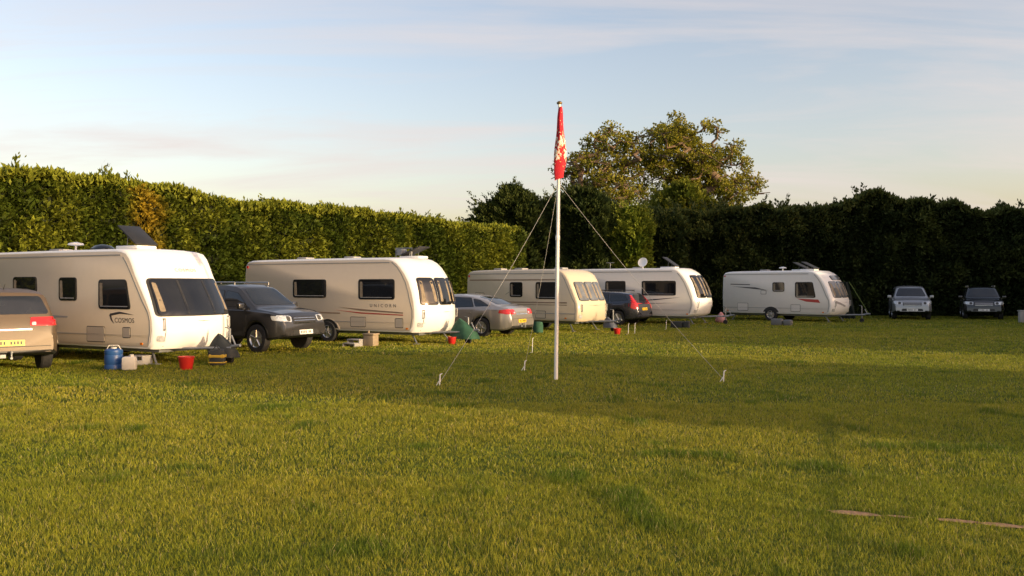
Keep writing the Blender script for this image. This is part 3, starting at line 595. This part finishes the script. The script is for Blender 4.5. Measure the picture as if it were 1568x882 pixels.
    line(bv,(hw*.8,zb+.06),(hw*.8,zb+.62),'+x',M_gap,e,'locker_gap',w=.014,off=.004)
    patch(bv,[(-hw*.7,1.3),(hw*.7,1.3),(hw*.7,1.9),(-hw*.7,1.9)],'-x',.02,M_glass,e,'rear_window',r=.08)
    for sd in (-1,1): patch(bv,[(sd*hw*.75,.6),(sd*hw*.9,.6),(sd*hw*.9,1.1),(sd*hw*.75,1.1)],'-x',.02,M_red,e,'rear_lamp',r=.04)
    bm=bmesh.new(); b_box(bm,(-.1,0,zb-.03),(L-.7,W-.5,.10))
    for sd in (-1,1): b_tube(bm,(L/2-.6,sd*.6,zb-.02),(L/2+.92,sd*.05,zb+.02),.035,.03,8); b_tube(bm,(-L/2+.3,sd*.6,zb-.06),(L/2-.5,sd*.6,zb-.06),.04,.04,8)
    b_tube(bm,(L/2+.82,0,zb+.03),(L/2+1.15,0,zb+.08),.045,.035,10); b_tube(bm,(L/2+1.0,0,zb+.08),(L/2+.88,0,zb+.30),.02,.02,8)
    b_tube(bm,(xw,-hw+.2,.33),(xw,hw-.2,.33),.05,.05,8)
    for sx2,sg in ((L/2-.75,1),(-L/2+.7,-1)):
        for sd in (-1,1): b_tube(bm,(sx2,sd*(hw-.3),zb),(sx2+sg*.25,sd*(hw-.22),.03),.025,.025,8); b_box(bm,(sx2+sg*.25,sd*(hw-.22),.015),(.16,.16,.03))
    b_tube(bm,(L/2+.7,.12,.0+.12),(L/2+.7,.12,zb+.45),.028,.028,10); b_tube(bm,(L/2+.7,.12,zb+.45),(L/2+.56,.12,zb+.47),.012,.012,6)
    bmobj('chassis',bm,M_steel,e)
    bm=bmesh.new(); b_tube(bm,(L/2+.7,.08,.10),(L/2+.7,.16,.10),.10,.10,16); bmobj('jockey_wheel',bm,M_rub,e)
    if C.get('cover'):
        mm,h,l,wd=C['cover']; n1,n2=22,14; V=[]
        for j in range(n2+1):
            t=j/n2
            for i in range(n1+1):
                a=2*math.pi*i/n1; r=1-(t)**2.2*.55; rip=1+.10*math.sin(a*5+t*3)*(1-t)+.05*math.sin(a*9+1)
                V.append((L/2+.62+l*.5*math.cos(a)*r*rip*(1-.25*t),wd*.5*math.sin(a)*r*rip*(1.2-.5*t),.16*(1-t)+h*(t**.8)*(1-.16*math.cos(a))))
        idx=np.arange((n1+1)*(n2+1)).reshape(n2+1,n1+1); q=np.stack([idx[:-1,:-1],idx[:-1,1:],idx[1:,1:],idx[1:,:-1]],-1).reshape(-1,4)
        npmesh('hitch_cover',V,q,mm,None,e,smooth=True)
        bm=bmesh.new(); vs=[bm.verts.new(Vector(V[idx[-1,i]])) for i in range(n1)]; bm.faces.new(vs); bmobj('hitch_cover_top',bm,mm,e)
    for kind,x,y in C.get('rooffit',[]):
        z=H+.05; bm=bmesh.new()
        if kind=='vent': b_box(bm,(x,y,z+.03),(.42,.42,.09),bev=.03); bmobj('roof_vent',bm,M_greyp,e)
        if kind=='open':
            b_box(bm,(x,y,z+.03),(.75,.55,.08),bev=.02); bmobj('rooflight_base',bm,M_white,e); bm=bmesh.new()
            tl_=C.get('tilt',.72); b_box(bm,(x+.05,y,z+.10+.38*abs(math.sin(tl_))),(.78,.62,.04),bev=.016,ry=tl_); bmobj('open_rooflight',bm,M_blk,e); bm=bmesh.new()
            for s_ in (-.25,.25): b_tube(bm,(x,y+s_,z+.05),(x+.03,y+s_,z+.08+.38*abs(math.sin(tl_))),.008,.008,6)
            bmobj('rooflight_stay',bm,M_steel,e)
        if kind=='mush':
            b_tube(bm,(x,y,z-.05),(x,y,z+.14),.025); b_lathe(bm,[(.05,0),(.19,.02),(.17,.06),(.05,.09),(.005,.095)],20,Matrix.Translation((x,y,z+.12))); bmobj('aerial_dome',bm,M_white,e)
        if kind=='dome': b_lathe(bm,[(.3,0),(.29,.06),(.2,.13),(.08,.16),(.005,.165)],20,Matrix.Translation((x,y,z-.02))); bmobj('roof_dome',bm,M_glass,e)
        if kind=='tv':
            b_tube(bm,(x,y,z-.05),(x,y,z+.30),.016); b_tube(bm,(x-.18,y,z+.30),(x+.18,y,z+.30),.012); 
            for s_ in (-.16,-.08,0,.08,.16): b_tube(bm,(x+s_,y-.12,z+.30),(x+s_,y+.12,z+.30),.006,.006,6)
            bmobj('tv_aerial',bm,M_steel,e)
        if kind=='dish':
            b_tube(bm,(x,y,z-.05),(x,y,z+.22),.02); Mx=Matrix.Translation((x,y,z+.28))@Matrix.Rotation(math.radians(70),4,'X')
            b_lathe(bm,[(.005,0),(.12,.015),(.23,.06),(.235,.055),(.12,.0),(.005,-.02)],24,Mx); bmobj('satellite_dish',bm,M_white,e)
        if kind=='rack':
            for s_ in (-.3,.3): b_tube(bm,(x+s_,y,z),(x+s_,y,z+.32),.02)
            b_tube(bm,(x-.32,y,z+.32),(x+.32,y,z+.32),.02); b_box(bm,(x-.15,y+.1,z+.2),(.22,.3,.2),bev=.03); bmobj('roof_bracket',bm,M_steel,e)
    if C.get('text'):
        tx_,xx,zz_,sz_=C['text']; cu=bpy.data.curves.new('lettering','FONT'); cu.body=tx_; cu.size=sz_; cu.extrude=.002; cu.space_character=C.get('tsp',1.1); cu.materials.append(M_decal)
        t=link(bpy.data.objects.new('lettering',cu),e); t.location=(xx,-hw-.004,zz_); t.rotation_euler=(math.pi/2,0,0)
    if C.get('ftext'):
        cu=bpy.data.curves.new('lettering','FONT'); cu.body=C['ftext'][0]; cu.size=.13; cu.extrude=.002; cu.align_x='CENTER'; cu.space_character=1.3; cu.materials.append(M_greyp)
        zt_=C['ftext'][1]; t=link(bpy.data.objects.new('lettering',cu),e); x_=np.interp(zt_,[q[1] for q in fp],[q[0] for q in fp])+L/2+.03; t.location=(x_,0,zt_); t.rotation_euler=(math.pi/2-.65,0,math.pi/2)
    return e
def fwin3(z0,z1,edges,top=.93):
    return [[(a,z0),(b,z0),(b*top,z1),(a*top,z1)] for a,b in edges]
M_grn=mat('green_fabric',(0.025,0.09,0.05),.85,var=.3,bump=.5); M_dk=mat('dark_cover_fabric',(0.03,0.034,0.034),.8,var=.3,bump=.5)
fA=[(-.14,.36),(-.05,.48),(0,.75),(-.01,1.0),(-.06,1.18),(-.20,1.45),(-.38,1.75),(-.56,2.05),(-.70,2.28),(-.84,2.45),(-1.02,2.57),(-1.25,2.615)]
caravan('caravan',(-8.0,19.05),nrm2(.885,-.465),dict(L=7.4,W=2.27,H=2.62,shift=.32,front=fA,bulge=.34,roofm=M_white,frontm=M_white,sidem=M_side,xw=-.45,
 win=[(1.55,1.27,2.60,1.92,-.14),(.10,1.45,.72,1.98,0),(-1.7,1.5,-.8,2.0,0)],hatch=[(1.1,.48,1.75,.85),(2.35,.6,2.62,.85)],
 fwin=[[(-1.02,1.12),(1.02,1.12),(.95,1.94),(-.95,1.94)]],fsplit=[-.38,.38],ftext=('COSMOS',2.13),
 decal=[([(1.90,1.09),(2.2,1.17),(2.75,1.13),(2.25,1.20),(1.92,1.15)],M_decal,.008),([(1.90,1.12),(1.95,1.0),(2.06,.92),(2.0,1.01),(1.97,1.10)],M_decal,.008),([(-3.2,1.0),(.4,1.03),(.4,1.07),(-3.2,1.14)],M_greyp,.006)],
 rooffit=[('open',1.95,-.45),('dome',.55,-.3),('mush',-.2,-.5),('vent',-1.5,0)],tilt=.62,text=('COSMOS',2.08,.95,.155),cover=(M_dk,.60,.9,.35)))
fB=[(-.18,.36),(-.06,.5),(0,.8),(0,1.05),(-.03,1.3),(-.10,1.6),(-.20,1.9),(-.34,2.15),(-.50,2.36),(-.70,2.52),(-.95,2.60),(-1.2,2.63)]
caravan('caravan',(-2.85,25.75),nrm2(.89,-.456),dict(L=7.3,W=2.3,H=2.63,shift=.33,front=fB,bulge=.42,roofm=M_white,frontm=M_white,sidem=M_side,xw=-.1,
 win=[(1.15,1.38,2.45,1.98,0),(-1.5,1.42,-.2,1.98,0)],hatch=[(2.5,.5,2.8,.8),(.8,.5,1.4,.82),(-2.6,.5,-1.9,.85),(-3.2,.5,-2.9,.8)],
 fwin=fwin3(1.22,2.02,[(-1.0,-.40),(-.34,.34),(.40,1.0)],.94),
 decal=[([(.3,1.12),(1.2,1.01),(2.8,.94),(2.8,.98),(1.3,1.06)],M_decal2,.008),([(.2,1.02),(1.2,.92),(2.8,.88),(2.8,.91),(1.2,.96)],M_decalr,.008),([(-3.3,.93),(.4,.9),(.4,.94),(-3.3,1.0)],M_decal2,.006)],
 rooffit=[('rack',1.9,.2),('open',2.15,.4),('vent',0,0),('vent',-2,0)],tilt=-.35,text=('UNICORN',1.55,1.13,.14),tsp=1.8,cover=(M_grn,.68,1.0,.45)))
fC=[(-.10,.4),(-.02,.5),(0,.8),(-.02,1.1),(-.10,1.3),(-.28,1.7),(-.44,2.02),(-.56,2.2),(-.72,2.32),(-.9,2.38),(-1.1,2.40)]
caravan('caravan',(2.25,33.0),nrm2(.80,-.60),dict(L=5.7,W=2.2,H=2.40,zb=.4,shift=.5,front=fC,bulge=.16,roofm=M_cream,frontm=M_cream,sidem=M_cream,xw=-.3,fglass=M_lglass,
 win=[(.75,1.28,1.75,1.92,0),(-.55,1.35,.05,1.92,0)],hatch=[(-1.1,.5,-.7,.9),(.7,.5,1.2,.8),(-2.4,.9,-1.9,1.5)],
 fwin=fwin3(1.22,1.92,[(-.94,-.36),(-.32,.32),(.36,.94)],.96),
 decal=[([(-2.7,1.10),(2.2,1.10),(2.2,1.15),(-2.7,1.15)],M_decal2,.006),([(-2.7,1.02),(2.2,1.02),(2.2,1.05),(-2.7,1.05)],M_decal2,.006),([(-2.7,2.0),(1.7,2.0),(1.7,2.05),(-2.7,2.05)],M_decal2,.006)],
 rooffit=[('vent',1.2,0),('vent',-.8,0),('vent',-1.9,0)],cover=(mat('blue_grey_cover',(.10,.11,.14),.8,var=.2),.5,.6,.28)))
fD=[(-.30,.36),(-.10,.5),(0,.85),(0,1.1),(-.05,1.35),(-.16,1.65),(-.30,1.95),(-.46,2.2),(-.62,2.38),(-.82,2.5),(-1.05,2.56),(-1.3,2.58)]
caravan('caravan',(8.3,39.2),nrm2(.86,-.51),dict(L=7.2,W=2.28,H=2.57,shift=.45,front=fD,bulge=.42,roofm=M_white,frontm=M_white,sidem=M_wside,xw=-.2,
 win=[(.7,1.35,2.3,2.0,.0),(-1.2,1.4,-.2,2.0,0),(-3,1.4,-2.2,2.0,0)],hatch=[(.2,.5,.6,.9)],
 fwin=fwin3(1.25,2.25,[(-.95,-.38),(-.33,.33),(.38,.95)],.9),
 decal=[([(.3,1.05),(1.2,1.1),(2.6,1.25),(1.2,1.16)],M_decal,.008),([(-1,.9),(.6,.9),(2.4,1.0),(.6,.96)],M_greyp,.008)],
 rooffit=[('open',1.7,-.2),('dish',.5,-.6),('tv',-1.3,-.4),('vent',0,0)],tilt=.6))
fE=[(-.22,.36),(-.06,.5),(0,.8),(-.02,1.1),(-.10,1.35),(-.24,1.7),(-.38,2.0),(-.52,2.22),(-.68,2.4),(-.86,2.5),(-1.05,2.55),(-1.3,2.57)]
caravan('caravan',(15.35,41.4),nrm2(.74,-.67),dict(L=6.1,W=2.25,H=2.50,shift=.45,front=[(x,z*2.50/2.57 if z>1 else z) for x,z in fE],bulge=.32,roofm=M_white,frontm=M_white,sidem=M_wside,xw=-.35,fglass=M_lglass,
 win=[(.95,1.22,1.95,1.95,-.15),(-.25,1.5,.35,1.95,0)],hatch=[(.7,.5,1.2,.85),(-2.2,.5,-1.6,.9),(-.9,1.35,-.6,1.55)],
 fwin=fwin3(1.22,1.98,[(-.93,-.36),(-.32,.32),(.36,.93)],.93)+[[(-.55,2.06),(.55,2.06),(.5,2.28),(-.5,2.28)]],
 fdecal=[([(-.9,.95),(-.2,.75),(-.1,.8),(-.85,1.05)],M_greyp)],
 decal=[([(1.0,1.15),(1.5,1.0),(2.2,.95),(2.1,1.11)],M_decalr,.008),([(-2.5,1.75),(-1.2,1.7),(-.5,1.55),(-1.2,1.62)],M_decal,.008),([(-2.6,1.85),(-1.5,1.82),(-1.5,1.86),(-2.6,1.89)],M_decal,.006)],
 rooffit=[('open',1.3,-.3),('open',.6,.3),('mush',-.1,-.3),('vent',-1.2,0)],tilt=.45))

# ---------------- flagpole ----------------
px,py=0.84,16.3; fp=empty('flagpole',(px,py,0)); M_pole=mat('white_pole_paint',(0.80,0.78,0.75),0.4,var=.04); topx=.065
bm=bmesh.new(); b_tube(bm,(0,0,0),(topx*.5,0,2.7),.038,.033,16); b_tube(bm,(topx*.5,0,2.69),(topx,0,5.26),.031,.025,16); b_lathe(bm,[(.036,2.66),(.043,2.68),(.043,2.74),(.036,2.76)],16,Matrix.Translation((topx*.5,0,0)));bmobj('pole',bm,M_pole,fp)
bm=bmesh.new(); b_lathe(bm,[(.02,0),(.05,.01),(.055,.035),(.03,.06),(.004,.065)],16,Matrix.Translation((topx,0,5.255))); bmobj('finial',bm,mat('gold_finial',(0.2,0.14,0.06),.4,.5),fp)
def flagmat():
    m=bpy.data.materials.new('flag_cloth'); m.use_nodes=True; nt=m.node_tree; b=nt.nodes['Principled BSDF']; tc=nt.nodes.new('ShaderNodeTexCoord')
    mp=nt.nodes.new('ShaderNodeMapping'); mp.inputs['Scale'].default_value=(12,12,7); nt.links.new(tc.outputs['Object'],mp.inputs[0])
    n=nt.nodes.new('ShaderNodeTexNoise'); n.inputs['Scale'].default_value=1.5; n.inputs['Detail'].default_value=3; n.inputs['Distortion'].default_value=1.0; nt.links.new(mp.outputs[0],n.inputs['Vector'])
    sx=nt.nodes.new('ShaderNodeSeparateXYZ'); nt.links.new(tc.outputs['Object'],sx.inputs[0])
    mr=nt.nodes.new('ShaderNodeMapRange'); mr.interpolation_type='SMOOTHSTEP'
    a=nt.nodes.new('ShaderNodeMath'); a.operation='SUBTRACT'; a.inputs[1].default_value=4.42; nt.links.new(sx.outputs['Z'],a.inputs[0])
    ab=nt.nodes.new('ShaderNodeMath'); ab.operation='ABSOLUTE'; nt.links.new(a.outputs[0],ab.inputs[0])
    mr.inputs['From Min'].default_value=.10; mr.inputs['From Max'].default_value=.42; mr.inputs['To Min'].default_value=.075; mr.inputs['To Max'].default_value=-.10; nt.links.new(ab.outputs[0],mr.inputs['Value'])
    ad=nt.nodes.new('ShaderNodeMath'); nt.links.new(mr.outputs[0],ad.inputs[0]); nt.links.new(n.outputs['Fac'],ad.inputs[1])
    cr=nt.nodes.new('ShaderNodeValToRGB'); cr.color_ramp.interpolation='CONSTANT'; nt.links.new(ad.outputs[0],cr.inputs[0])
    cr.color_ramp.elements[0].color=(.46,.006,.02,1); cr.color_ramp.elements[1].position=.57; cr.color_ramp.elements[1].color=(.7,.45,.2,1)
    e=cr.color_ramp.elements.new(.61); e.color=(.78,.72,.66,1)
    nt.links.new(cr.outputs[0],b.inputs['Base Color']); b.inputs['Roughness'].default_value=.8
    return m
nu,nv=60,40; V=[]
for j in range(nv+1):
    t=j/nv; z=5.2-1.30*t; A=.018+.135*t**.7*(1-.25*max(0,t-.85)/.15)
    for i in range(nu+1):
        s=i/nu; ph=s*math.pi*5.2+t*1.6
        x=topx+.015+A*math.sin(ph)*(0.75+.25*math.sin(3*t+s*4))+.012*math.sin(9*t+ph); y=-.05-.13*s*min(1,t*2+.2)+.03*math.cos(ph*1.0)
        V.append((x-.02*t,y,z-.10*s*(.3+.7*t)+.02*math.sin(ph)))
idx=np.arange((nu+1)*(nv+1)).reshape(nv+1,nu+1); npmesh('flag',V,np.stack([idx[:-1,:-1],idx[:-1,1:],idx[1:,1:],idx[1:,:-1]],-1).reshape(-1,4),flagmat(),None,fp,smooth=True)
M_rope=mat('guy_rope',(0.45,0.43,0.40),.8); pegs=[(-1.30-px,15.3-py),(.26-px,18.0-py),(3.94-px,15.9-py)]
bm=bmesh.new()
for x,y in pegs: 
    for k in range(8):
        p=lambda t:Vector((topx*.7*(1-t)+x*t,y*t,3.76*(1-t)+.05*t-.10*math.sin(math.pi*t)))
        b_tube(bm,p(k/8),p((k+1)/8),.0036,.0036,5)
b_tube(bm,(.05,-.03,.9),(topx+.03,-.03,5.2),.003,.003,5)
bmobj('guy_ropes',bm,M_rope,fp)
for x,y in pegs:
    o_=empty('ground_stake',(px+x,py+y,0)); bm=bmesh.new(); b_tube(bm,(0,0,-.02),(.01,0,.20),.012,.011,8); b_tube(bm,(.01,0,.20),(.05,0,.22),.011,.009,8); b_tube(bm,(-.06,.02,0),(0.0,0,.10),.008,.008,6); bmobj('stake',bm,M_pole,o_)

# ---------------- small things ----------------
def gp(u,v):
    D=CH*F/(v-HZ); return ((u-784)/F*D,D)
M_blue=mat('blue_plastic',(0.02,0.08,0.25),.4); M_redp=mat('red_plastic',(0.5,0.02,0.015),.4); M_wp=mat('white_plastic',(.6,.57,.5),.45); M_yel=mat('yellow_bag',(0.5,0.33,0.03),.7); M_beige=mat('beige_plastic',(.30,.23,.15),.6); M_pink=mat('pink_fabric',(.45,.22,.22),.8)
x,y=gp(174,566); o_=empty('water_barrel',(x,y,0)); bm=bmesh.new(); b_lathe(bm,[(.16,0),(.185,.03),(.185,.09),(.175,.12),(.185,.15),(.185,.30),(.175,.33),(.185,.36),(.18,.42),(.13,.45),(.06,.455)],24); bmobj('drum',bm,M_blue,o_)
bm=bmesh.new(); b_tube(bm,(0,0,.45),(0,0,.48),.06); b_tube(bm,(-.17,0,.40),(-.10,0,.52),.01); b_tube(bm,(-.10,0,.52),(.10,0,.52),.01); b_tube(bm,(.10,0,.52),(.17,0,.40),.01); bmobj('cap_and_handle',bm,M_wp,o_)
x,y=gp(198,567); o_=empty('waste_container',(x,y,0)); bm=bmesh.new(); b_box(bm,(0,0,.15),(.28,.22,.29),rot=.2,bev=.045); b_tube(bm,(.05,0,.29),(.05,0,.34),.04); bmobj('tank',bm,M_wp,o_)
for (u,v,sc_) in ((285,566,1),(692,527,.8),(945,512,.8)):
    x,y=gp(u,v); o_=empty('bucket',(x,y,0)); o_.scale=(sc_,)*3; bm=bmesh.new(); b_lathe(bm,[(.12,0),(.125,.01),(.165,.26),(.175,.27),(.175,.285),(.155,.285),(.115,.03),(.005,.03)],24); 
    bmobj('pail',bm,M_redp,o_); bm=bmesh.new()
    for k in range(10):
        a0,a1=math.pi*k/10,math.pi*(k+1)/10; b_tube(bm,(.17*math.cos(a0),.05*math.sin(a0),.27-.06*math.sin(a0)+.02),(.17*math.cos(a1),.05*math.sin(a1),.27-.06*math.sin(a1)+.02),.006,.006,6)
    bmobj('handle',bm,M_blk,o_)
def steps(u,v,dd,m=M_greyp):
    x,y=gp(u,v); o_=empty('caravan_step',(x,y,0),dd); bm=bmesh.new(); b_box(bm,(0,0,.20),(.45,.30,.03),bev=.01); b_box(bm,(0,-.25,.10),(.45,.25,.03),bev=.01)
    for sx3 in (-.2,.2): b_box(bm,(sx3,.0,.10),(.03,.28,.2)); b_box(bm,(sx3,-.25,.05),(.03,.24,.1))
    bmobj('step',bm,m,o_)
steps(215,558,(.9,-.43)); 
x,y=gp(333,560); o_=empty('storage_bag',(x,y,0)); bm=bmesh.new(); b_box(bm,(0,0,.19),(.34,.22,.38),bev=.07); b_tube(bm,(-.08,-.08,.37),(0,-.08,.46),.012); b_tube(bm,(0,-.08,.46),(.08,-.08,.37),.012); bmobj('bag',bm,M_dk,o_); bm=bmesh.new(); b_box(bm,(0,-.0,.22),(.35,.23,.09),bev=.03); b_box(bm,(0,0,.08),(.35,.23,.03),bev=.01); bmobj('straps',bm,M_yel,o_)
x,y=gp(568,530); o_=empty('storage_box',(x,y,0),(.9,-.43)); bm=bmesh.new(); b_box(bm,(0,0,.17),(.36,.3,.34),bev=.03); b_box(bm,(0,0,.36),(.40,.34,.05),bev=.015); b_tube(bm,(-.08,0,.38),(-.08,0,.46),.03); bmobj('box',bm,M_beige,o_)
steps(545,530,(.9,-.43),M_greyp)
x,y=gp(824,510); o_=empty('waste_container',(x,y,0)); bm=bmesh.new(); b_lathe(bm,[(.15,0),(.19,.03),(.19,.3),(.16,.42),(.06,.44)],20); bmobj('tank',bm,M_grn,o_)
x,y=gp(1037,502); o_=empty('storage_box',(x,y,0),(.86,-.5)); bm=bmesh.new(); b_box(bm,(0,0,.14),(.5,.3,.28),bev=.04); b_box(bm,(0.42,0,.15),(.25,.25,.3),bev=.05); bmobj('box',bm,M_dk,o_)
x,y=gp(1190,498); o_=empty('storage_box',(x,y,0),(.8,-.6)); bm=bmesh.new(); b_box(bm,(0,0,.15),(.5,.3,.30),bev=.05); b_box(bm,(.5,0,.13),(.35,.3,.26),bev=.05); bmobj('box',bm,mat('grey_plastic',(.14,.14,.14),.6),o_)
x,y=gp(1104,494); o_=empty('laundry_bundle',(x,y,0)); bm=bmesh.new(); b_lathe(bm,[(.22,0),(.3,.1),(.24,.25),(.14,.38),(.05,.5),(.005,.52)],14); bmobj('cloth',bm,M_pink,o_,ang=80)
x,y=18.1,45.9; o_=empty('windbreak',(x,y,0),(.77,-.64)); bm=bmesh.new(); N1,N2=14,12; gr=[]
for j in range(N2+1):
    gr.append([bm.verts.new((-.5+.9*i/N1*(1-.45*j/N2),.06*math.sin(i*1.3+j*.3),2.0*j/N2)) for i in range(N1+1)])
for j in range(N2):
    for i in range(N1): bm.faces.new((gr[j][i],gr[j][i+1],gr[j+1][i+1],gr[j+1][i]))
bmobj('sheet',bm,mat('windbreak_fabric',(.012,.018,.012),.85,var=.3,bump=.4),o_,ang=60)
bm=bmesh.new(); b_tube(bm,(-.52,0,0),(-.52,0,2.1),.02,.02,8); b_tube(bm,(.03,0,2.0),(1.3,-.2,0.02),.018,.018,6); bmobj('poles_and_guy',bm,mat('lime_guy',(.12,.17,.03),.7),o_)
x,y=gp(1564,494); o_=empty('hookup_post',(x,y,0)); bm=bmesh.new(); b_box(bm,(0,0,.28),(.22,.2,.56),bev=.03); b_box(bm,(0,0,.58),(.27,.25,.05),bev=.015); bmobj('post',bm,M_greyp,o_)
for u,v in ((962,512),(972,511),(815,540),(1020,505)):
    x,y=gp(u,v); o_=empty('marker_post',(x,y,0)); bm=bmesh.new(); b_tube(bm,(0,0,-.02),(.01,0,.38),.010,.008,8); b_tube(bm,(.01,0,.38),(.04,0,.40),.008,.008,8); b_tube(bm,(0,0,0.005),(-.06,0,.005),.01,.01,6); bmobj('post',bm,M_pole,o_)

# ---------------- camera ----------------
cd=bpy.data.cameras.new('camera'); cd.sensor_width=36; cd.lens=30.0; cd.clip_end=3000; cd.clip_start=.1
co=link(bpy.data.objects.new('camera',cd)); co.location=(0,0,CH); co.rotation_euler=(math.radians(90-.17),0,0); sc.camera=co
